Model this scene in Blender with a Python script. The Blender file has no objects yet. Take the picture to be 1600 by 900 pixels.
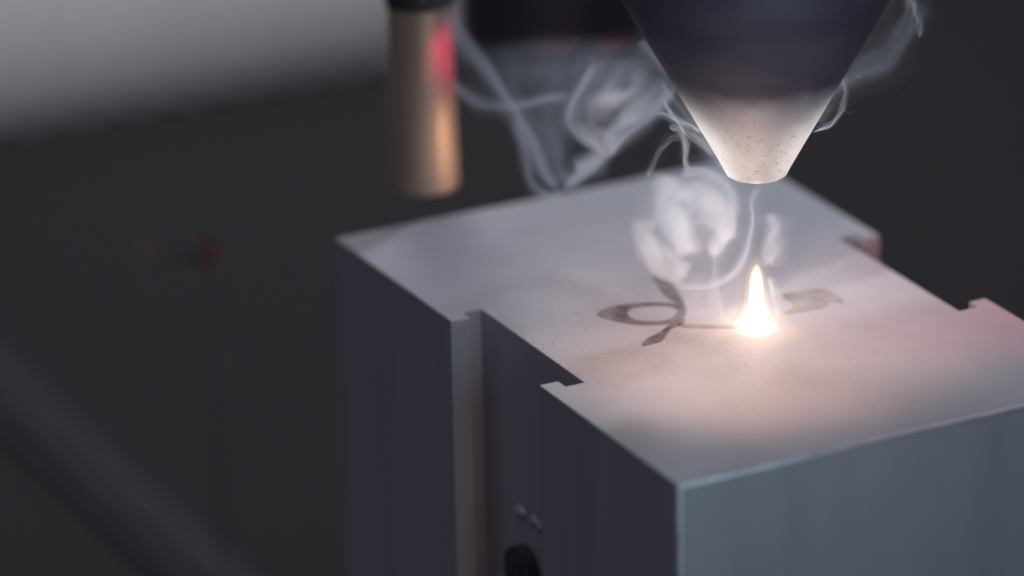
import bpy, bmesh, math, random
from mathutils import Vector, Matrix, noise

scene = bpy.context.scene
random.seed(7)

# ------------------------------------------------------------------ camera
CAM = Vector((-0.24361, -0.53718, 0.22228))
FWD = Vector((0.41686, 0.83323, -0.36327)).normalized()
RGT = Vector((0.89053, -0.45446, -0.02050)).normalized()
UPV = RGT.cross(FWD).normalized()
FPX = 7762.3
cd = bpy.data.cameras.new("camera")
cam = bpy.data.objects.new("camera", cd)
scene.collection.objects.link(cam)
cam.matrix_world = Matrix(((RGT.x, UPV.x, -FWD.x, CAM.x), (RGT.y, UPV.y, -FWD.y, CAM.y),
                           (RGT.z, UPV.z, -FWD.z, CAM.z), (0, 0, 0, 1)))
cd.sensor_width = 36.0
cd.lens = FPX * 36.0 / 1600.0
cd.clip_start = 0.01
cd.clip_end = 20.0
cd.dof.use_dof = True
cd.dof.focus_distance = 0.5885
cd.dof.aperture_fstop = 9.0
scene.camera = cam

# ------------------------------------------------------------------ world, lamps, exposure
world = bpy.data.worlds.new("World")
scene.world = world
world.use_nodes = True
world.node_tree.nodes["Background"].inputs[0].default_value = (0.89, 0.84, 1.12, 1)
world.node_tree.nodes["Background"].inputs[1].default_value = 0.132

def aim(o, target):
    o.rotation_euler = (Vector(target) - o.location).to_track_quat('-Z', 'Y').to_euler()

def area(name, loc, target, size, power, col):
    l = bpy.data.lights.new(name, 'AREA')
    l.shape = 'DISK'; l.size = size; l.energy = power; l.color = col
    o = bpy.data.objects.new(name, l); scene.collection.objects.link(o)
    o.location = loc; aim(o, target)
    return o

def point(name, loc, radius, power, col):
    l = bpy.data.lights.new(name, 'POINT')
    l.shadow_soft_size = radius; l.energy = power; l.color = col
    o = bpy.data.objects.new(name, l); scene.collection.objects.link(o)
    o.location = loc
    return o

area("overhead_lamp", (0.50, 0.12, 0.80), (0.03, 0.05, 0.0), 0.55, 0.60, (1.0, 0.82, 0.94))
area("side_lamp", (0.002, -0.170, 0.036), (0.012, -0.09, -0.002), 0.04, 0.027, (0.66, 0.86, 1.0))
FLAME = Vector((0.03086, -0.05421, 0.0))
def spotlamp(name, loc, target, deg, blend, radius, power, col):
    l = bpy.data.lights.new(name, 'SPOT')
    l.spot_size = math.radians(deg); l.spot_blend = blend; l.shadow_soft_size = radius; l.energy = power; l.color = col
    o = bpy.data.objects.new(name, l); scene.collection.objects.link(o)
    o.location = loc; aim(o, target)
    return o

TO_CAM = Vector((-FWD.x, -FWD.y, 0)).normalized()
SIDE = Vector((RGT.x, RGT.y, 0)).normalized()
point("flame_light", FLAME + Vector((0, 0, 0.0055)), 0.0014, 0.0024, (1.0, 0.70, 0.52))
# unseen lamps added: warm over the cut, two low ones for the nozzle
spotlamp("warm_fill", FLAME + TO_CAM * 0.038 - SIDE * 0.008 + Vector((0, 0, 0.044)), FLAME - SIDE * 0.001 + TO_CAM * 0.007, 68, 1.0, 0.006, 0.122, (1.0, 0.60, 0.45))
spotlamp("nozzle_fill", FLAME - SIDE * 0.062 + TO_CAM * 0.006 + Vector((0, 0, 0.004)), FLAME + Vector((0, 0, 0.0258)), 15, 0.8, 0.003, 0.25, (1.0, 0.87, 0.78))
spotlamp("nozzle_fill", FLAME + SIDE * 0.062 + TO_CAM * 0.012 + Vector((0, 0, 0.004)), FLAME + Vector((0, 0, 0.0258)), 15, 0.8, 0.003, 0.215, (1.0, 0.86, 0.77))
# added fills for the rising fume, the pleated cover, and cool from behind
spotlamp("fume_fill", FLAME - SIDE * 0.070 + TO_CAM * 0.050 + Vector((0, 0, 0.040)), FLAME - SIDE * 0.008 + Vector((0, 0, 0.0125)), 15, 0.8, 0.003, 0.55, (0.82, 0.92, 1.0))
area("cover_fill", (0.10, 0.22, 0.36), (0.10, 0.31, -0.03), 0.10, 0.62, (0.93, 0.97, 1.0))
spotlamp("red_side_lamp", (0.100, -0.074, 0.020), (0.058, -0.058, -0.002), 58, 0.9, 0.003, 0.070, (1.0, 0.05, 0.12))
spotlamp("back_fill", (0.36, 0.22, 0.24), (0.045, -0.004, 0.010), 10, 1.0, 0.06, 19.0, (0.72, 0.82, 1.0))

scene.view_settings.view_transform = 'Standard'
scene.view_settings.look = 'None'
scene.view_settings.exposure = 0.0
scene.view_settings.gamma = 1.0
scene.view_settings.use_curve_mapping = False
scene.render.engine = 'CYCLES'
scene.cycles.use_denoising = True
scene.cycles.volume_bounces = 3
scene.cycles.transparent_max_bounces = 64
scene.cycles.max_bounces = 8

# ------------------------------------------------------------------ helpers
def spot(x, y, depth):
    """surveyed point: image position in the photograph and distance along the lens axis (m)"""
    return CAM + (FWD + RGT * ((x - 800) / FPX) - UPV * ((y - 450) / FPX)) * depth

def on_plane(x, y, z=0.0):
    d = FWD + RGT * ((x - 800) / FPX) - UPV * ((y - 450) / FPX)
    return CAM + d * ((z - CAM.z) / d.z)

def link(o, parent=None):
    scene.collection.objects.link(o)
    if parent is not None:
        o.parent = parent
    return o

def obj(name, bm, mat, parent=None, smooth=None):
    me = bpy.data.meshes.new(name)
    bm.normal_update()
    bm.to_mesh(me); bm.free()
    if smooth is not None:
        me.shade_smooth()
        me.set_sharp_from_angle(angle=math.radians(smooth))
    me.materials.append(mat)
    return link(bpy.data.objects.new(name, me), parent)

def thing(name, label, cat, loc, group=None, kind=None):
    o = bpy.data.objects.new(name, None)
    o.empty_display_size = 0.01
    o.location = loc
    tag(o, label, cat, group, kind)
    return link(o)

def tag(o, label=None, cat=None, group=None, kind=None):
    if label: o["label"] = label
    if cat: o["category"] = cat
    if group: o["group"] = group
    if kind: o["kind"] = kind

def lathe(profile, seg=96, jitter=None):
    """profile [(r, z)] bottom to top, r = 0 closes to a point"""
    bm = bmesh.new(); rings = []
    for i, (r, z) in enumerate(profile):
        if r < 1e-7:
            rings.append([bm.verts.new((0, 0, z))])
        else:
            row = []
            for k in range(seg):
                a = 2 * math.pi * k / seg
                rr, zz = (r, z) if jitter is None else jitter(i, a, r, z)
                row.append(bm.verts.new((rr * math.cos(a), rr * math.sin(a), zz)))
            rings.append(row)
    for A, B in zip(rings[:-1], rings[1:]):
        if len(A) == 1 and len(B) == 1: continue
        for k in range(seg):
            k2 = (k + 1) % seg
            if len(A) == 1: bm.faces.new((A[0], B[k2], B[k]))
            elif len(B) == 1: bm.faces.new((A[k], A[k2], B[0]))
            else: bm.faces.new((A[k], A[k2], B[k2], B[k]))
    return bm

def box(bm, x0, x1, y0, y1, z0, z1):
    v = [bm.verts.new(p) for p in ((x0,y0,z0),(x1,y0,z0),(x1,y1,z0),(x0,y1,z0),(x0,y0,z1),(x1,y0,z1),(x1,y1,z1),(x0,y1,z1))]
    for f in ((3,2,1,0),(4,5,6,7),(0,1,5,4),(1,2,6,5),(2,3,7,6),(3,0,4,7)):
        bm.faces.new([v[i] for i in f])

def bevel_all(bm, w, seg=2, ang=25):
    es = [e for e in bm.edges if len(e.link_faces) == 2 and e.calc_face_angle(0) > math.radians(ang)]
    bmesh.ops.bevel(bm, geom=es, offset=w, segments=seg, profile=0.5, affect='EDGES')

def rod(bm, a, b, r, seg=16):
    a, b = Vector(a), Vector(b)
    q = (b - a).to_track_quat('Z', 'Y')
    rows = []
    for p in (a, b):
        rows.append([bm.verts.new(p + q @ Vector((r * math.cos(2*math.pi*k/seg), r * math.sin(2*math.pi*k/seg), 0))) for k in range(seg)])
    for k in range(seg):
        k2 = (k + 1) % seg
        bm.faces.new((rows[0][k], rows[0][k2], rows[1][k2], rows[1][k]))
    bm.faces.new(rows[0][::-1]); bm.faces.new(rows[1])

# ------------------------------------------------------------------ materials
def mat(name):
    m = bpy.data.materials.new(name); m.use_nodes = True
    nt = m.node_tree
    return m, nt, nt.nodes["Principled BSDF"]

def N(nt, kind, **kw):
    n = nt.nodes.new(kind)
    for k, v in kw.items():
        if k.startswith('i_'):
            n.inputs[k[2:].replace('_', ' ')].default_value = v
        else:
            setattr(n, k, v)
    return n

def ramp(nt, src, stops):
    r = nt.nodes.new("ShaderNodeValToRGB")
    while len(r.color_ramp.elements) < len(stops): r.color_ramp.elements.new(0.5)
    for e, (p, c) in zip(r.color_ramp.elements, stops):
        e.position = p; e.color = (c[0], c[1], c[2], 1) if isinstance(c, tuple) else (c, c, c, 1)
    nt.links.new(src, r.inputs[0])
    return r

def metal(name, col_a, col_b, metallic, rough, scale, bump, bump_scale, bump_dist=0.0001, spec=0.5, stretch=None):
    """two-tone metal with mottled colour, uneven gloss and fine relief"""
    m, nt, b = mat(name)
    L = nt.links
    tc = N(nt, "ShaderNodeTexCoord")
    vec = tc.outputs["Object"]
    if stretch:
        mp = N(nt, "ShaderNodeMapping"); mp.inputs["Scale"].default_value = stretch
        L.new(vec, mp.inputs["Vector"]); vec = mp.outputs["Vector"]
    n1 = N(nt, "ShaderNodeTexNoise", i_Scale=scale, i_Detail=6.0, i_Roughness=0.6)
    L.new(vec, n1.inputs["Vector"])
    r1 = ramp(nt, n1.outputs["Fac"], [(0.3, col_a), (0.7, col_b)])
    L.new(r1.outputs["Color"], b.inputs["Base Color"])
    r2 = ramp(nt, n1.outputs["Fac"], [(0.25, rough * 0.88), (0.75, min(1, rough * 1.12))])
    L.new(r2.outputs["Color"], b.inputs["Roughness"])
    b.inputs["Metallic"].default_value = metallic
    b.inputs["Specular IOR Level"].default_value = spec
    n2 = N(nt, "ShaderNodeTexNoise", i_Scale=bump_scale, i_Detail=3.0, i_Roughness=0.65)
    L.new(vec, n2.inputs["Vector"])
    bp = N(nt, "ShaderNodeBump", i_Strength=bump, i_Distance=bump_dist)
    L.new(n2.outputs["Fac"], bp.inputs["Height"])
    L.new(bp.outputs["Normal"], b.inputs["Normal"])
    return m, nt, b

def make_block_mat():
    m, nt, b = metal("blasted_steel", (0.33, 0.333, 0.345), (0.41, 0.41, 0.42), 0.10, 0.65, 60, 0.3, 2600, 0.00006, spec=0.25)
    L = nt.links
    # a grain of blasted pits on top of the fine relief, a little larger and sparser
    tc = N(nt, "ShaderNodeTexCoord")
    v = N(nt, "ShaderNodeTexVoronoi", i_Scale=1500.0, i_Randomness=1.0)
    L.new(tc.outputs["Object"], v.inputs["Vector"])
    pits = ramp(nt, v.outputs["Distance"], [(0.0, 0.0), (0.45, 1.0)])
    n = N(nt, "ShaderNodeTexNoise", i_Scale=420.0, i_Detail=2.0)
    L.new(tc.outputs["Object"], n.inputs["Vector"])
    nr = ramp(nt, n.outputs["Fac"], [(0.42, 0.0), (0.62, 1.0)])
    sb = N(nt, "ShaderNodeMath", operation='SUBTRACT'); sb.inputs[1].default_value = 0.72
    L.new(pits.outputs["Color"], sb.inputs[0])
    mx = N(nt, "ShaderNodeMath", operation='MULTIPLY')
    L.new(sb.outputs[0], mx.inputs[0]); L.new(nr.outputs["Color"], mx.inputs[1])
    old = [x for x in nt.nodes if x.bl_idname == "ShaderNodeBump"][0]
    bp = N(nt, "ShaderNodeBump", i_Strength=0.8, i_Distance=0.00011)
    L.new(mx.outputs[0], bp.inputs["Height"]); L.new(old.outputs["Normal"], bp.inputs["Normal"])
    L.new(bp.outputs["Normal"], b.inputs["Normal"])
    return m
M_BLOCK = make_block_mat()
M_SIDE, _, _ = metal("milled_side", (0.40, 0.41, 0.45), (0.49, 0.50, 0.54), 0.35, 0.5, 90, 0.12, 700, 0.00004, spec=0.4, stretch=(1, 1, 0.06))
M_EDGE, _, _ = metal("bright_machined_edge", (0.36, 0.38, 0.41), (0.56, 0.57, 0.59), 0.7, 0.48, 300, 0.2, 1500, 0.00003)
M_MARK, _, _ = metal("burnt_oxide", (0.05, 0.042, 0.042), (0.23, 0.205, 0.20), 0.1, 0.7, 420, 0.6, 2400, 0.0001)
M_MARK_PALE, _, _ = metal("fresh_mark", (0.20, 0.18, 0.165), (0.36, 0.335, 0.31), 0.1, 0.7, 380, 0.6, 2400, 0.0001)
M_BED, _, _ = metal("dark_machine_bed", (0.031, 0.0312, 0.0325), (0.036, 0.036, 0.0375), 0.0, 0.75, 30, 0.2, 400, 0.0002, spec=0.2)
M_RAIL, _, _ = metal("dull_blue_steel", (0.040, 0.0395, 0.051), (0.046, 0.045, 0.058), 0.0, 0.6, 60, 0.2, 600, spec=0.3)
M_BELLOWS, _, _ = metal("pale_bellows_fabric", (0.66, 0.65, 0.64), (0.72, 0.71, 0.70), 0.0, 0.7, 40, 0.3, 900, spec=0.3)
M_DARK, _, _ = metal("dark_anodised", (0.045, 0.044, 0.052), (0.060, 0.058, 0.070), 0.0, 0.42, 120, 0.25, 900, spec=0.4)
M_COLLAR, _, _ = metal("blue_black_anodised", (0.085, 0.078, 0.115), (0.105, 0.095, 0.135), 0.2, 0.5, 150, 0.3, 900, spec=0.35)
M_TUBE, _, _ = metal("warm_steel", (0.55, 0.40, 0.30), (0.68, 0.50, 0.38), 0.5, 0.42, 90, 0.3, 500, stretch=(1, 1, 0.15))
M_STEM, _, _ = metal("dull_grey_paint", (0.090, 0.089, 0.091), (0.10, 0.099, 0.101), 0.0, 0.7, 90, 0.3, 500, spec=0.2)
M_BLACK, _, _ = metal("black_oxide", (0.05, 0.05, 0.052), (0.07, 0.07, 0.072), 0.2, 0.5, 200, 0.2, 900)
M_GLINT, _, _ = metal("pale_glint", (0.32, 0.35, 0.40), (0.38, 0.41, 0.46), 0.2, 0.4, 200, 0.1, 900)

def make_cone_mat():
    m, nt, b = metal("nozzle_copper_nickel", (0.50, 0.525, 0.55), (0.63, 0.655, 0.68), 0.25, 0.5, 260, 0.25, 1500, 0.00005, stretch=(1, 1, 0.8))
    L = nt.links
    tc = N(nt, "ShaderNodeTexCoord")
    # spatter pits: small dark flecks in one patch of the cone
    dist = N(nt, "ShaderNodeTexNoise", i_Scale=900.0, i_Detail=2.0)
    L.new(tc.outputs["Object"], dist.inputs["Vector"])
    mixv = N(nt, "ShaderNodeMixRGB", blend_type='ADD', i_Fac=0.0006)
    L.new(tc.outputs["Object"], mixv.inputs[1]); L.new(dist.outputs["Color"], mixv.inputs[2])
    v = N(nt, "ShaderNodeTexNoise", i_Scale=2300.0, i_Detail=3.0, i_Roughness=0.65)
    mp = N(nt, "ShaderNodeMapping"); mp.inputs["Scale"].default_value = (0.8, 0.8, 1.5)
    L.new(mixv.outputs[0], mp.inputs["Vector"]); L.new(mp.outputs["Vector"], v.inputs["Vector"])
    fle = ramp(nt, v.outputs["Fac"], [(0.60, 0.0), (0.65, 1.0)])
    sel = N(nt, "ShaderNodeTexNoise", i_Scale=620.0, i_Detail=1.0)
    L.new(tc.outputs["Object"], sel.inputs["Vector"])
    selr = ramp(nt, sel.outputs["Fac"], [(0.46, 0.0), (0.52, 1.0)])
    # the patch: a soft ball on the camera side of the cone
    pc = on_surface_of_cone
    d = N(nt, "ShaderNodeVectorMath", operation='DISTANCE')
    d.inputs[1].default_value = pc
    L.new(tc.outputs["Object"], d.inputs[0])
    pr = ramp(nt, d.outputs["Value"], [(0.0030, 1.0), (0.0064, 0.0)])
    m1 = N(nt, "ShaderNodeMath", operation='MULTIPLY'); L.new(fle.outputs[0], m1.inputs[0]); L.new(selr.outputs[0], m1.inputs[1])
    m2 = N(nt, "ShaderNodeMath", operation='MULTIPLY'); L.new(m1.outputs[0], m2.inputs[0]); L.new(pr.outputs[0], m2.inputs[1])
    base = [l.from_socket for l in nt.links if l.to_socket == b.inputs["Base Color"]][0]
    mx = N(nt, "ShaderNodeMixRGB"); mx.inputs[2].default_value = (0.05, 0.045, 0.045, 1)
    L.new(m2.outputs[0], mx.inputs[0]); L.new(base, mx.inputs[1]); # cone's fade into shade painted as blue-violet darkening at its upper end
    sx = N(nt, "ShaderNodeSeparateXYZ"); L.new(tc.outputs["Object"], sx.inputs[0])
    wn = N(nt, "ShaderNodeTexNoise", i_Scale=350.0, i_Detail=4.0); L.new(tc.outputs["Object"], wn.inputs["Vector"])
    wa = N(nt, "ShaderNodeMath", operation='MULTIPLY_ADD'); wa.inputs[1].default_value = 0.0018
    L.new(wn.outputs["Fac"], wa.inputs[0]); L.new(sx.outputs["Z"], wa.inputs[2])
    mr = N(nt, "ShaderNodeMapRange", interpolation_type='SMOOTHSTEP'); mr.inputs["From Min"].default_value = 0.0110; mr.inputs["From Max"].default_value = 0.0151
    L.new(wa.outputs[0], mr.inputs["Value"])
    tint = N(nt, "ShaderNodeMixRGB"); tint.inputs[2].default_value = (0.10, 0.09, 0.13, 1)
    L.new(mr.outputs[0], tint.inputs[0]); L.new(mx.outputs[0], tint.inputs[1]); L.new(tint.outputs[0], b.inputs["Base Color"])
    old = [x for x in nt.nodes if x.bl_idname == "ShaderNodeBump"][0]
    bp = N(nt, "ShaderNodeBump", i_Strength=0.25, i_Distance=0.0001, invert=True)
    L.new(m2.outputs[0], bp.inputs["Height"]); L.new(old.outputs["Normal"], bp.inputs["Normal"])
    L.new(bp.outputs["Normal"], b.inputs["Normal"])
    return m
on_surface_of_cone = (TO_CAM.x * 0.0065, TO_CAM.y * 0.0065, 0.0255 - 0.0198)
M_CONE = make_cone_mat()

def emitter(name, col, strength):
    m = bpy.data.materials.new(name); m.use_nodes = True
    nt = m.node_tree; nt.nodes.clear()
    out = nt.nodes.new("ShaderNodeOutputMaterial"); e = nt.nodes.new("ShaderNodeEmission")
    e.inputs[0].default_value = (*col, 1); e.inputs[1].default_value = strength
    nt.links.new(e.outputs[0], out.inputs["Surface"])
    return m

def gas(name, col, strength):
    m = bpy.data.materials.new(name); m.use_nodes = True
    nt = m.node_tree; nt.nodes.clear()
    out = nt.nodes.new("ShaderNodeOutputMaterial"); e = nt.nodes.new("ShaderNodeEmission")
    e.inputs[0].default_value = (*col, 1); e.inputs[1].default_value = strength
    nt.links.new(e.outputs[0], out.inputs["Volume"])
    return m

def smoke_mat(name, col, density, g=0.3):
    m = bpy.data.materials.new(name); m.use_nodes = True
    nt = m.node_tree; nt.nodes.clear()
    out = nt.nodes.new("ShaderNodeOutputMaterial"); s = nt.nodes.new("ShaderNodeVolumeScatter")
    s.inputs["Color"].default_value = (*col, 1); s.inputs["Density"].default_value = density
    s.inputs["Anisotropy"].default_value = g
    nt.links.new(s.outputs[0], out.inputs["Volume"])
    return m
M_PUFF = smoke_mat("fine_smoke", (0.93, 0.97, 1.0), 380, 0.2)
M_SMOKE = smoke_mat("smoke", (0.80, 0.90, 1.0), 1100, 0.4)

# ------------------------------------------------------------------ setting: machine bed
BED = -0.080
bm = bmesh.new()
bmesh.ops.create_grid(bm, x_segments=8, y_segments=8, size=2.5)
bmesh.ops.translate(bm, verts=bm.verts, vec=(0.4, 0.8, BED))
bed = obj("machine_bed", bm, M_BED)
tag(bed, "dark flat machine bed under everything", "machine bed", kind="structure")

# rail lying on the bed behind the block, parallel to its long side
t = thing("guide_rail", "dull blue-grey rail on the dark bed, lower left corner", "rail", (0.0112, 0.0, BED))
bm = bmesh.new(); box(bm, -0.0055, 0.0055, 0.02, 0.42, 0.0, 0.0016); bevel_all(bm, 0.0010)
obj("rail_bar", bm, M_RAIL, t, 40)
bm = bmesh.new(); box(bm, -0.0022, 0.0022, 0.02, 0.42, 0.0017, 0.0026); bevel_all(bm, 0.0004)
obj("rail_crown", bm, M_RAIL, t, 40)
# bellows cover standing at the back
t = thing("bellows_cover", "pale grey pleated cover blurred at the upper left", "bellows cover", (0.0, 0.279, BED))
pitch = 0.0108
nfold = 30
x_start = -0.06
for k in range(nfold):
    x0 = x_start + k * pitch
    bm = bmesh.new()
    sec = []
    for (dx, dy) in ((0.0, 0.0), (0.25, -0.0010), (0.5, -0.0016), (0.75, -0.0010), (1.0, 0.0)):
        sec.append((x0 + dx * pitch, dy))
    rows = []
    for z, sh in ((0.0022, 0.0), (0.006, 0.4), (0.010, 0.8), (0.016, 1.0), (0.022, 1.0), (0.028, 1.0), (0.034, 1.0), (0.042, 1.0), (0.050, 1.0), (0.060, 0.6), (0.064, 0.0)):
        rows.append([bm.verts.new((x, -0.004 + 19.0 * z * z + y * (0.5 + sh), z + (0.0018 * (1 - abs(i - 2) / 2) * -1 if z < 0.01 else 0))) for i, (x, y) in enumerate(sec)])
    for A, B in zip(rows[:-1], rows[1:]):
        for i in range(4): bm.faces.new((A[i], A[i + 1], B[i + 1], B[i]))
    obj("pleat", bm, M_BELLOWS, t, 50)
bm = bmesh.new(); box(bm, x_start - 0.002, x_start + nfold * pitch + 0.002, 0.078, 0.10, 0.002, 0.066)
bevel_all(bm, 0.001)
obj("cover_body", bm, M_BELLOWS, t, 40)

# ------------------------------------------------------------------ the steel block
BLK = Vector((0.0, 0.0, BED))
t = thing("steel_block", "pale blasted metal block with T-slots in both long sides", "metal block", BLK)
c, w = 0.0904, 0.060
outline = [(0, 0), (w, 0),
           (w, -0.0343), (w - 0.0024, -0.0343), (w - 0.0024, -0.0323), (w - 0.0050, -0.0323),
           (w - 0.0050, -0.0612), (w - 0.0024, -0.0612), (w - 0.0024, -0.0592), (w, -0.0592),
           (w, -c), (0, -c),
           (0, -0.0568), (0.0025, -0.0568), (0.0025, -0.0587), (0.0050, -0.0587),
           (0.0050, -0.0316), (0.0025, -0.0316), (0.0025, -0.0336), (0, -0.0336)]
bm = bmesh.new()
lo = [bm.verts.new((x, y, 0.0)) for x, y in outline]
hi = [bm.verts.new((x, y, -BED)) for x, y in outline]
n = len(outline)
for i in range(n):
    j = (i + 1) % n
    bm.faces.new((lo[j], lo[i], hi[i], hi[j]))
bm.faces.new(hi[::-1]); bm.faces.new(lo)
bmesh.ops.recalc_face_normals(bm, faces=bm.faces)
# big outer edges get a wider break than the slot's
def is_outer(e):
    p = [v.co for v in e.verts]
    vert = abs(p[0].x - p[1].x) < 1e-6 and abs(p[0].y - p[1].y) < 1e-6
    if vert:
        return (p[0].x < 1e-6 or p[0].x > w - 1e-6) and (p[0].y > -1e-6 or p[0].y < -c + 1e-6)
    return all(v.z > -BED - 1e-6 for v in p) and (all(v.y < -c + 1e-6 for v in p) or all(v.y > -1e-6 for v in p))
bmesh.ops.bevel(bm, geom=[e for e in bm.edges if is_outer(e)], offset=0.0006, segments=3, profile=0.5, affect='EDGES', material=1)
es = [e for e in bm.edges if len(e.link_faces) == 2 and e.calc_face_angle(0) > math.radians(60)]
bmesh.ops.bevel(bm, geom=es, offset=0.00014, segments=2, profile=0.5, affect='EDGES')
body = obj("block_body", bm, M_BLOCK, t, 30)
body.data.materials.append(M_EDGE); body.data.materials.append(M_SIDE)
for f in body.data.polygons:
    if f.material_index == 0 and abs(f.normal.z) < 0.3: f.material_index = 2
    if f.area > 4e-5 or abs(f.normal.z) > 0.999: f.use_smooth = False

# the burnt mark being engraved: pieces of one emblem, each a thin raised scale on the top face
def mark(px, inner=None, lift=0.00003, m=M_MARK):
    bm = bmesh.new()
    o = [on_plane(x, y) for x, y in px]
    if inner is None:
        vs = [bm.verts.new((p.x, p.y, -BED + lift)) for p in o]
        f = bm.faces.new(vs)
        bmesh.ops.recalc_face_normals(bm, faces=[f])
        if f.normal.z < 0: f.normal_flip()
        r = bmesh.ops.triangulate(bm, faces=[f])
    else:
        i_ = [on_plane(x, y) for x, y in inner]
        A = [bm.verts.new((p.x, p.y, -BED + lift)) for p in o]
        B = [bm.verts.new((p.x, p.y, -BED + lift)) for p in i_]
        for k in range(len(A)):
            k2 = (k + 1) % len(A)
            bm.faces.new((A[k], A[k2], B[k2], B[k]))
        bmesh.ops.recalc_face_normals(bm, faces=bm.faces)
        for f in bm.faces:
            if f.normal.z < 0: f.normal_flip()
    ex = bmesh.ops.extrude_face_region(bm, geom=list(bm.faces))
    bmesh.ops.translate(bm, verts=[v for v in ex["geom"] if isinstance(v, bmesh.types.BMVert)], vec=(0, 0, 0.00003))
    bmesh.ops.recalc_face_normals(bm, faces=bm.faces)
    o = obj("engraved_stroke", bm, m, t)
    return o

def smooth_loop(pts, k=6):
    out = []; n = len(pts)
    for i in range(n):
        p0, p1, p2, p3 = (pts[(i + j) % n] for j in (-1, 0, 1, 2))
        for s in range(k):
            u = s / k
            out.append(tuple(0.5 * ((2 * p1[d]) + (-p0[d] + p2[d]) * u + (2*p0[d] - 5*p1[d] + 4*p2[d] - p3[d]) * u*u + (-p0[d] + 3*p1[d] - 3*p2[d] + p3[d]) * u**3) for d in (0, 1)))
    return out
mark(smooth_loop([(933, 491), (955, 480), (985, 475), (1025, 473), (1066, 476), (1072, 488), (1060, 503), (1030, 508), (990, 507), (955, 500)]),
     smooth_loop([(981, 490), (984, 484), (997, 480), (1028, 478), (1052, 481), (1058, 488), (1046, 499), (1026, 502), (998, 501), (985, 496)]))
mark(smooth_loop([(1019, 431), (1036, 436), (1052, 444), (1060, 458), (1070, 478), (1056, 472), (1040, 463), (1030, 450)]))
mark(smooth_loop([(1003, 540), (1012, 529), (1030, 520), (1049, 506), (1070, 498), (1066, 507), (1048, 515), (1040, 526), (1033, 534), (1018, 538)]))
mark(smooth_loop([(1222, 462), (1250, 455), (1284, 452), (1304, 459), (1318, 473), (1298, 472), (1288, 480), (1264, 486), (1226, 490), (1240, 478)]), m=M_MARK_PALE)
mark(smooth_loop([(1062, 506), (1100, 508), (1150, 509), (1150, 513), (1100, 513), (1066, 511)]), m=M_MARK_PALE)

# black screw in the left slot, and glints made as pale beads
def on_slot_wall(x, y):
    d = FWD + RGT * ((x - 800) / FPX) - UPV * ((y - 450) / FPX)
    return CAM + d * ((0.0050 - CAM.x) / d.x)
h = on_slot_wall(825, 892) - BLK
bm = bmesh.new(); rod(bm, (h.x - 0.0016, h.y, h.z), (h.x + 0.0005, h.y, h.z), 0.0034, 32); bevel_all(bm, 0.0003)
sc = obj("slot_screw", bm, M_BLACK, t, 40)
bm = bmesh.new(); rod(bm, (h.x - 0.00175, h.y, h.z), (h.x - 0.0015, h.y, h.z), 0.0016, 6)
obj("hex_socket", bm, M_BLACK, sc)
for (px, py, r) in ((815, 800, 0.0010), (836, 815, 0.0009), (845, 824, 0.0008)):
    p = on_slot_wall(px, py) - BLK
    bm = bmesh.new(); bmesh.ops.create_icosphere(bm, subdivisions=3, radius=r)
    for v in bm.verts: v.co = Vector((v.co.x * 0.7, v.co.y * 1.25, v.co.z * 0.9)) + p
    obj("glint_bead", bm, M_GLINT, t, 60)

# ------------------------------------------------------------------ nozzle
TIPZ = 0.0198
noz = thing("laser_nozzle", "pitted pale conical nozzle pointing down above the flame", "nozzle", (FLAME.x, FLAME.y, TIPZ))
cz = lambda z: z - TIPZ
LEFT = math.atan2(-RGT.y, -RGT.x)
def chip(i, a, r, z):
    # the worn, chipped rim on the left of the tip
    da = abs((a - LEFT + math.pi) % (2 * math.pi) - math.pi)
    k = max(0.0, 1 - da / 0.55)
    j = noise.noise(Vector((math.cos(a) * 9, math.sin(a) * 9, z * 3000)))
    j2 = noise.noise(Vector((math.cos(a) * 3, math.sin(a) * 3, 4.2)))
    amp = {3: 0.00006, 4: 0.00005, 5: 0.00003}.get(i, 0.0)
    return r + (amp * (j + 0.5 * j2)) + (0.00036 * k * j if 3 <= i <= 6 else 0), z + amp * j * 0.8
prof = [(0.0009, cz(0.0300)), (0.0009, cz(0.0202)), (0.0014, cz(0.01985)), (0.0033, cz(0.01980)), (0.0036, cz(0.0200)), (0.00385, cz(0.0205)), (0.0042, cz(0.0212))]
r0, z0 = 0.0042, 0.0212
slope = (0.0098 - 0.0042) / (0.0314 - 0.0212)
ZS = 0.0300
for k in range(1, 15):
    z = z0 + (ZS - z0) * k / 14
    prof.append((r0 + slope * (z - z0), cz(z)))
prof += [(r0 + slope * (z - z0), cz(z)) for z in (0.031, 0.032, 0.033, 0.034, 0.0345)]
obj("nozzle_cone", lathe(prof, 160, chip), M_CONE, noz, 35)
prof = [(0.01112, cz(0.0338)), (0.01124, cz(0.0340)), (0.0165, cz(0.0435)), (0.0166, cz(0.045)), (0.0166, cz(0.0522)), (0.0160, cz(0.0525)), (0.0, cz(0.0525))]
obj("nozzle_collar", lathe(prof, 128), M_COLLAR, noz, 35)
prof = [(0.0, cz(0.0528)), (0.0170, cz(0.0528)), (0.0176, cz(0.0534)), (0.0176, cz(0.085)), (0.0170, cz(0.0856)), (0.0, cz(0.0856))]
obj("nozzle_body", lathe(prof, 96), M_DARK, noz, 35)

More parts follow.
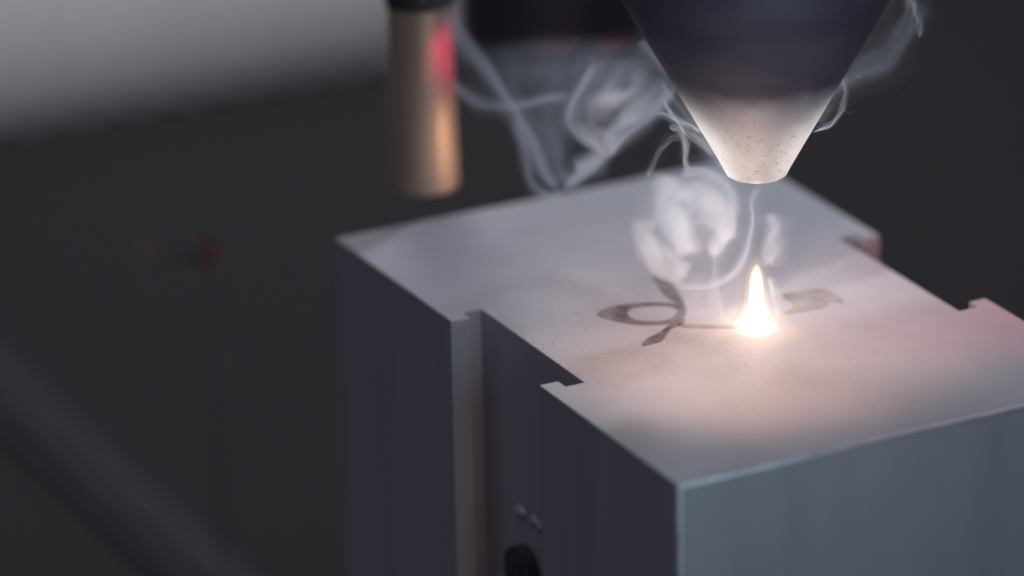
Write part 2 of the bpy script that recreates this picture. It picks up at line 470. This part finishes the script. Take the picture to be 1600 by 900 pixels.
# ------------------------------------------------------------------ dark housing behind the nozzle, with red reflections built as glowing strips
hc = spot(862, 58, 0.705)
hous = thing("sensor_housing", "dark round housing with two dim red glints, behind the nozzle", "housing", hc)
R_ = 0.0133
obj("housing_barrel", lathe([(0, 0.0008), (0.0070, 0.0008), (0.0080, 0.0), (R_ - 0.0008, 0.0), (R_, 0.0008), (R_, 0.045), (0, 0.045)], 96), M_DARK, hous, 35)
obj("housing_band", lathe([(R_, 0.0075), (R_ + 0.0006, 0.0078), (R_ + 0.0006, 0.012), (R_, 0.0123)], 96), M_DARK, hous, 35)
M_RED = emitter("red_glint_glow", (0.55, 0.03, 0.05), 0.13)
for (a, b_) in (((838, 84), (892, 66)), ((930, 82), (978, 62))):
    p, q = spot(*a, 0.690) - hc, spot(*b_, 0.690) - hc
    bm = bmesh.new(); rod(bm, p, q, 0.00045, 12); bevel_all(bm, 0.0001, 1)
    obj("red_glint", bm, M_RED, hous, 40)
# unseen red spot added for the streak on the tube
spotlamp("red_tube_fill", spot(765, 84, 0.628), spot(695, 80, 0.645), 75, 1.0, 0.001, 0.006, (1.0, 0.03, 0.22))

# ------------------------------------------------------------------ warm steel tube
tb = spot(663, 290, 0.645)
tube = thing("metal_tube", "vertical metal tube lit orange on its right side", "tube", tb)
obj("tube_wall", lathe([(0.0031, 0.012), (0.0031, 0.0004), (0.0034, 0.0), (0.0042, 0.0), (0.0045, 0.0003), (0.0045, 0.002), (0.00435, 0.010), (0.0042, 0.021), (0.0042, 0.060)], 96), M_TUBE, tube, 35)
spotlamp("tube_fill", spot(1120, 300, 0.628), spot(692, 215, 0.645), 30, 1.0, 0.002, 0.034, (1.0, 0.62, 0.40))  # added warm spot in place of the flame's light on the tube
obj("tube_clamp", lathe([(0.0042, 0.0250), (0.0043, 0.0249), (0.0045, 0.0253), (0.0046, 0.044), (0.0044, 0.0443), (0.0042, 0.0443)], 96), M_BLACK, tube, 35)

# ------------------------------------------------------------------ faint red smudge at the left, made up as a glowing cone on a stem
p0, p1 = spot(224, 386, 0.70), spot(326, 396, 0.70)
smudge_t = thing("red_smudge", "faint red smudge in the dark at the left, built as a tiny glowing cone", "red smudge", Vector((p1.x, p1.y, BED)))
ax = (p1 - p0); ln = ax.length; rotq = ax.to_track_quat('Z', 'Y')
def placed(bm):
    for v in bm.verts: v.co = rotq @ v.co + p0 - smudge_t.location
    return bm
obj("smudge_cone", placed(lathe([(0.0, 0.0009), (0.0002, 0.0009), (0.0010, ln - 0.0012), (0.0024, ln - 0.0005), (0.0, ln - 0.0004)], 32)), M_STEM, smudge_t, 35)
obj("smudge_glow", placed(lathe([(0.0, ln - 0.0003), (0.0026, ln - 0.0003), (0.0024, ln + 0.0004), (0.0, ln + 0.0008)], 32)), emitter("dim_red_glow", (0.30, 0.06, 0.04), 0.13), smudge_t, 60)
obj("smudge_tip", placed(lathe([(0.0, 0.0), (0.00018, 0.0006), (0.00022, 0.0012), (0.0, 0.0014)], 16)), emitter("red_tip", (0.7, 0.16, 0.04), 0.4), smudge_t, 60)
bm = bmesh.new(); rod(bm, (0, 0, 0.0005), Vector((p1.x, p1.y, p1.z - 0.001)) - smudge_t.location, 0.00018, 12)
obj("smudge_stem", bm, M_STEM, smudge_t, 40)

# ------------------------------------------------------------------ flame
fl = thing("flame", "small white-hot flame burning on top of the metal block", "flame", FLAME)
def flame_mesh(prof):
    def j(i, a, r, z):
        k = 0.35 * (z * 1000 / 8) ** 1.5 * r
        return r * (1 + 0.24 * noise.noise(Vector((math.cos(a) * 1.5, math.sin(a) * 1.5, z * 420)))) + k * math.cos(a - 2.2) * 0.5, z
    return lathe([(r / 1000, z / 1000) for r, z in prof], 48, j)
core = [(0, .10), (2.2, .12), (1.95, .5), (1.6, 1.1), (1.3, 2.0), (1.08, 3.2), (.92, 4.6), (.82, 6.0), (.70, 7.1), (.46, 7.9), (.2, 8.3), (0, 8.4)]
mid = [(0, .08), (3.0, .10), (2.7, .6), (2.2, 1.4), (1.8, 2.6), (1.5, 4.2), (1.3, 5.8), (1.1, 7.2), (.75, 8.4), (.35, 9.2), (0, 9.5)]
glow = [(0, .06), (5.6, .07), (5.0, .6), (3.6, 1.6), (2.9, 3.0), (2.5, 5.0), (2.1, 7.0), (1.5, 9.0), (.8, 10.4), (0, 11.2)]
obj("flame_core", flame_mesh(core), gas("flame_core", (1.0, 0.89, 0.66), 480), fl, 60)
obj("flame_mantle", flame_mesh(mid), gas("flame_mantle", (1.0, 0.78, 0.48), 80), fl, 60)
obj("flame_glow", flame_mesh(glow), gas("flame_glow", (1.0, 0.70, 0.42), 15), fl, 60)

# ------------------------------------------------------------------ smoke
smoke = thing("smoke", "white smoke curling up from the flame and around the nozzle", "smoke", FLAME, kind="stuff")

def cr(pts, u):
    """Catmull-Rom through tuples"""
    n = len(pts) - 1
    x = min(max(u * n, 0), n - 1e-6); i = int(x); f = x - i
    p1, p2 = pts[i], pts[i + 1]
    p0 = pts[i - 1] if i > 0 else tuple(2 * a - b for a, b in zip(p1, p2))
    p3 = pts[i + 2] if i + 2 <= n else tuple(2 * b - a for a, b in zip(p1, p2))
    return tuple(0.5 * (2*b + (c_ - a) * f + (2*a - 5*b + 4*c_ - d) * f*f + (-a + 3*b - 3*c_ + d) * f**3) for a, b, c_, d in zip(p0, p1, p2, p3))

wisp_n = [0]
def sheet(A, B, thick, mat_=None, nu=70, nv=22, prof=None, streak=0.5, wob=0.00012, ends=(0.12, 0.12), vfreq=5.0, ufreq=2.5):
    """a film of smoke between two edge lines A and B [(x, y, distance)]; thickness in mm falls to nothing at every edge"""
    wisp_n[0] += 1
    seed = wisp_n[0] * 13.7
    prof = prof or (lambda v: math.sin(math.pi * v) ** 2.0)
    P = [[None] * (nv + 1) for _ in range(nu + 1)]
    for i in range(nu + 1):
        u = i / nu
        a, b = cr(A, u), cr(B, u)
        for k in range(nv + 1):
            v = k / nv
            q = [a[d] + (b[d] - a[d]) * v for d in range(3)]
            wv = Vector((u * 3, v * 1.5, seed))
            q[0] += 5 * noise.noise(wv * 1.7) * math.sin(math.pi * v)
            q[1] += 5 * noise.noise(wv * 1.7 + Vector((9, 4, 0))) * math.sin(math.pi * v)
            q[2] += wob * 2.0 * noise.noise(wv) + wob * 2.2 * math.sin(2.2 * math.pi * v + 5 * u + seed)
            P[i][k] = spot(*q)
    bm = bmesh.new()
    front = [[None] * (nv + 1) for _ in range(nu + 1)]; back = [[None] * (nv + 1) for _ in range(nu + 1)]
    for i in range(nu + 1):
        u = i / nu
        for k in range(nv + 1):
            v = k / nv
            du = P[min(i + 1, nu)][k] - P[max(i - 1, 0)][k]
            dv = P[i][min(k + 1, nv)] - P[i][max(k - 1, 0)]
            nrm = du.cross(dv)
            nrm = nrm.normalized() if nrm.length > 1e-14 else FWD
            if i in (0, nu) or k in (0, nv):
                front[i][k] = back[i][k] = bm.verts.new(P[i][k] - FLAME)
                continue
            e = 1.0
            if ends[0] > 0: e *= min(1.0, u / ends[0])
            if ends[1] > 0: e *= min(1.0, (1 - u) / ends[1])
            e = e * e * (3 - 2 * e)
            st = noise.noise(Vector((u * ufreq, v * vfreq, seed))) + 0.5 * noise.noise(Vector((u * ufreq * 2.3, v * vfreq * 2.1, seed + 3)))
            th = thick * 0.001 * e * prof(v) * max(0.06, 1 + streak * 1.6 * st)
            front[i][k] = bm.verts.new(P[i][k] - FLAME + nrm * th * 0.5)
            back[i][k] = bm.verts.new(P[i][k] - FLAME - nrm * th * 0.5)
    for i in range(nu):
        for k in range(nv):
            f = [front[i][k], front[i + 1][k], front[i + 1][k + 1], front[i][k + 1]]
            g = [back[i][k], back[i][k + 1], back[i + 1][k + 1], back[i + 1][k]]
            bm.faces.new(f)
            if set(f) != set(g): bm.faces.new(g)
    return obj("wisp", bm, mat_ or M_SMOKE, smoke, 180)

def band(path, thick, dep=0.60, twist=0.0005, nu=70, nv=14, veil=True, **kw):
    """a ribbon of smoke along path [(x, y, half width)] with an optional 4th value, its distance; a thinner, wider veil drifts beside it"""
    pts = [(p[0], p[1], p[2], p[3] if len(p) > 3 else dep) for p in path]
    m = max(len(pts) * 4, 16)
    sd = path[0][0] * 0.137
    for lay in ((0, 1) if veil else (0,)):
        A, B = [], []
        for i in range(m + 1):
            u = i / m
            x, y, hw, d = cr(pts, u)
            x2, y2 = cr(pts, min(1, u + 0.01))[:2]; x1, y1 = cr(pts, max(0, u - 0.01))[:2]
            tx, ty = x2 - x1, y2 - y1; l = math.hypot(tx, ty) or 1
            nx, ny = -ty / l, tx / l
            hw *= (1.25, 2.6)[lay] * (1 + 0.45 * noise.noise(Vector((u * 4, sd, lay * 5.0))))
            off = hw * (0.25, 0.55)[lay] * noise.noise(Vector((u * 3, sd + 7, lay * 3.0)))
            tw = twist * math.sin(3.0 * u + len(pts) + lay)
            x += nx * off; y += ny * off; d += lay * 0.0008
            A.append((x + nx * hw, y + ny * hw, d + tw)); B.append((x - nx * hw, y - ny * hw, d - tw))
        sheet(A, B, thick * (1.0, 0.30)[lay], nu=nu, nv=nv, **kw)

D = 0.600
# the rolled puff over the block
sheet([(985, 335, D), (984, 375, D - .001), (998, 410, D - .002), (1026, 436, D - .002), (1068, 446, D - .001)],
      [(1032, 335, D + .002), (1030, 365, D + .001), (1050, 388, D), (1070, 402, D), (1086, 420, D)], 1.7, prof=lambda v: math.sin(math.pi * v) ** 0.9, mat_=M_PUFF, streak=0.42, vfreq=3.5, ufreq=3.2)
band([(1052, 268, 24), (1045, 295, 27), (1042, 322, 27), (1055, 350, 26), (1072, 378, 24), (1078, 405, 18)], 1.7, D, nv=18, mat_=M_PUFF, streak=0.42, vfreq=3.5, ufreq=3.2)
band([(1056, 318, 18), (1085, 300, 22), (1112, 306, 24), (1132, 330, 22), (1136, 358, 20), (1122, 385, 18), (1104, 400, 14)], 1.3, D - .001, nv=18, mat_=M_PUFF, streak=0.45, vfreq=3.5, ufreq=3.2)
band([(1082, 312, 16), (1105, 335, 18), (1128, 358, 18), (1140, 380, 12)], 0.8, D + .002, mat_=M_PUFF, streak=0.45, vfreq=3.5, ufreq=3.2)
sheet([(985, 300, D + .004), (978, 360, D + .004), (1000, 425, D + .004)], [(1150, 285, D + .004), (1160, 350, D + .004), (1140, 425, D + .004)], 0.5, nv=30, mat_=M_PUFF, streak=0.3)
band([(1062, 272, 10), (1092, 268, 10), (1125, 280, 9), (1146, 308, 8), (1148, 345, 7)], 0.4, D, streak=0.3)
band([(1040, 438, 6), (1070, 446, 8), (1105, 447, 8), (1142, 430, 7), (1166, 395, 7), (1175, 350, 6), (1174, 312, 6), (1192, 285, 5)], 0.26, D - .001, streak=0.4)
band([(1120, 385, 13), (1119, 420, 12), (1117, 455, 10), (1124, 482, 9), (1134, 500, 8), (1160, 512, 7)], 0.16, .5985, streak=0.25)
band([(1070, 420, 24), (1078, 455, 26), (1072, 490, 24), (1055, 515, 16)], 0.14, .600, streak=0.3)
band([(1206, 330, 13), (1208, 358, 15), (1206, 388, 14), (1198, 418, 10)], 0.6, .602, streak=0.15)
band([(1200, 430, 7), (1211, 455, 8), (1214, 480, 9), (1209, 505, 8), (1196, 520, 5)], 0.10, .5965, streak=0.2)

# the folded sheet behind and left of the nozzle
E0 = 0.610
sheet([(930, 80, E0 + .004), (905, 130, E0 + .003), (886, 170, E0), (890, 205, E0), (925, 230, E0 - .001), (945, 245, E0)],
      [(1042, 95, E0), (1046, 130, E0 - .003), (1030, 168, E0 - .004), (1000, 198, E0 - .003), (972, 222, E0 - .001), (955, 246, E0)], 0.540, nu=110, nv=50,
      streak=0.75, wob=0.0012, vfreq=4.5, ufreq=4.0, prof=lambda v: math.sin(math.pi * v) ** 0.8, ends=(0.35, 0.1))
band([(1055, 135, 9, .602), (1030, 165, 10, .604), (992, 200, 11, .607), (950, 238, 11, E0), (908, 274, 12, .613), (876, 298, 9, .615)], 0.540, streak=0.3)
band([(880, 300, 8), (862, 284, 11), (846, 262, 11), (830, 226, 10), (806, 182, 11), (782, 142, 12), (760, 108, 12), (732, 74, 13), (708, 40, 15), (700, -10, 16)], 0.306, .618, nu=100, streak=0.4)
band([(884, 300, 8), (858, 306, 9), (834, 290, 9), (822, 254, 8), (812, 210, 7), (800, 178, 6)], 0.180, .620, streak=0.4)
band([(896, 148, 8), (850, 154, 9), (800, 166, 9), (758, 162, 9), (726, 146, 9), (704, 124, 8)], 0.270, .618, streak=0.4)
band([(934, 92, 5), (912, 128, 6), (893, 162, 7), (888, 192, 8), (906, 214, 8), (934, 230, 8), (958, 228, 6)], 0.432, E0 - .001, nu=80, streak=0.35)
band([(960, 218, 10), (936, 238, 12), (912, 254, 10), (896, 262, 6)], 0.504, .611, streak=0.3)
sheet([(720, 85, .622), (760, 160, .622), (835, 250, .62), (868, 300, .618)], [(930, 90, .615), (900, 170, .612), (900, 240, .612), (905, 285, .613)], 0.099, nv=40, streak=0.6)
sheet([(900, 60, .616), (940, 60, .616), (1010, 50, .612), (1060, 70, .606)], [(880, 150, .614), (930, 150, .612), (1000, 140, .608), (1060, 140, .604)], 0.108, nv=30, streak=0.5)
# threads against the nozzle's left flank
band([(1030, 118, 7, .596), (1056, 150, 12, .595), (1084, 190, 13, .595), (1112, 232, 11, .595), (1136, 268, 7, .595)], 0.200, streak=0.5)
band([(1020, 176, 4), (1044, 180, 5), (1062, 192, 6), (1074, 208, 6), (1098, 226, 7), (1122, 250, 6)], 0.300, .5935, streak=0.5)
band([(1036, 150, 3), (1046, 172, 4), (1060, 188, 5), (1078, 196, 5), (1098, 206, 5)], 0.260, .5930, streak=0.5)
band([(1044, 196, 3), (1062, 204, 5), (1072, 224, 5), (1071, 244, 4), (1076, 268, 3)], 0.260, .5935, streak=0.4)
band([(1068, 212, 4), (1048, 216, 5), (1032, 236, 5), (1018, 262, 4), (1008, 280, 3)], 0.100, .5945, streak=0.4)
# faint wisps right of the nozzle
band([(1316, 112, 7), (1322, 145, 5), (1314, 172, 4), (1298, 194, 4), (1268, 206, 3)], 0.200, .590, streak=0.3)
sheet([(1300, 122, .592), (1285, 150, .592), (1268, 190, .592)], [(1324, 112, .590), (1322, 158, .590), (1288, 202, .590)], 0.100, streak=0.4)
band([(1300, 150, 16), (1345, 112, 22), (1388, 92, 22), (1410, 55, 18), (1424, 20, 14), (1426, -15, 12)], 0.200, .592, streak=0.5, nv=20)
band([(1418, -10, 5), (1430, 15, 6), (1436, 38, 6), (1436, 60, 4)], 0.240, .591, streak=0.3)
band([(1316, 110, 14), (1336, 66, 14), (1362, 30, 13), (1394, -10, 12)], 0.100, .592, streak=0.5)
band([(1000, 60, 10), (1020, 84, 10), (1046, 116, 8), (1062, 140, 5)], 0.200, .590, streak=0.4)
# thin haze drifting in front of the dark collar
sheet([(985, -30, .556), (1000, 50, .557), (1040, 110, .560), (1075, 150, .562)], [(1400, -30, .558), (1385, 50, .559), (1345, 100, .561), (1300, 140, .562)], 0.04, nv=36, streak=0.6)
sheet([(930, -40, .552), (965, 30, .553), (1010, 90, .556), (1060, 170, .560)], [(1480, -40, .552), (1450, 30, .553), (1400, 100, .556), (1320, 170, .560)], 0.06, nv=48, streak=0.7, vfreq=3.0, prof=lambda v: math.sin(math.pi * v) ** 0.8, ends=(0.05, 0.4))
sheet([(690, 60, .625), (740, 120, .624), (800, 200, .622), (850, 290, .620)], [(1040, 40, .612), (1040, 90, .610), (1010, 160, .609), (930, 250, .612)], 0.10, nv=48, streak=0.7, vfreq=3.0, prof=lambda v: math.sin(math.pi * v), ends=(0.2, 0.3))
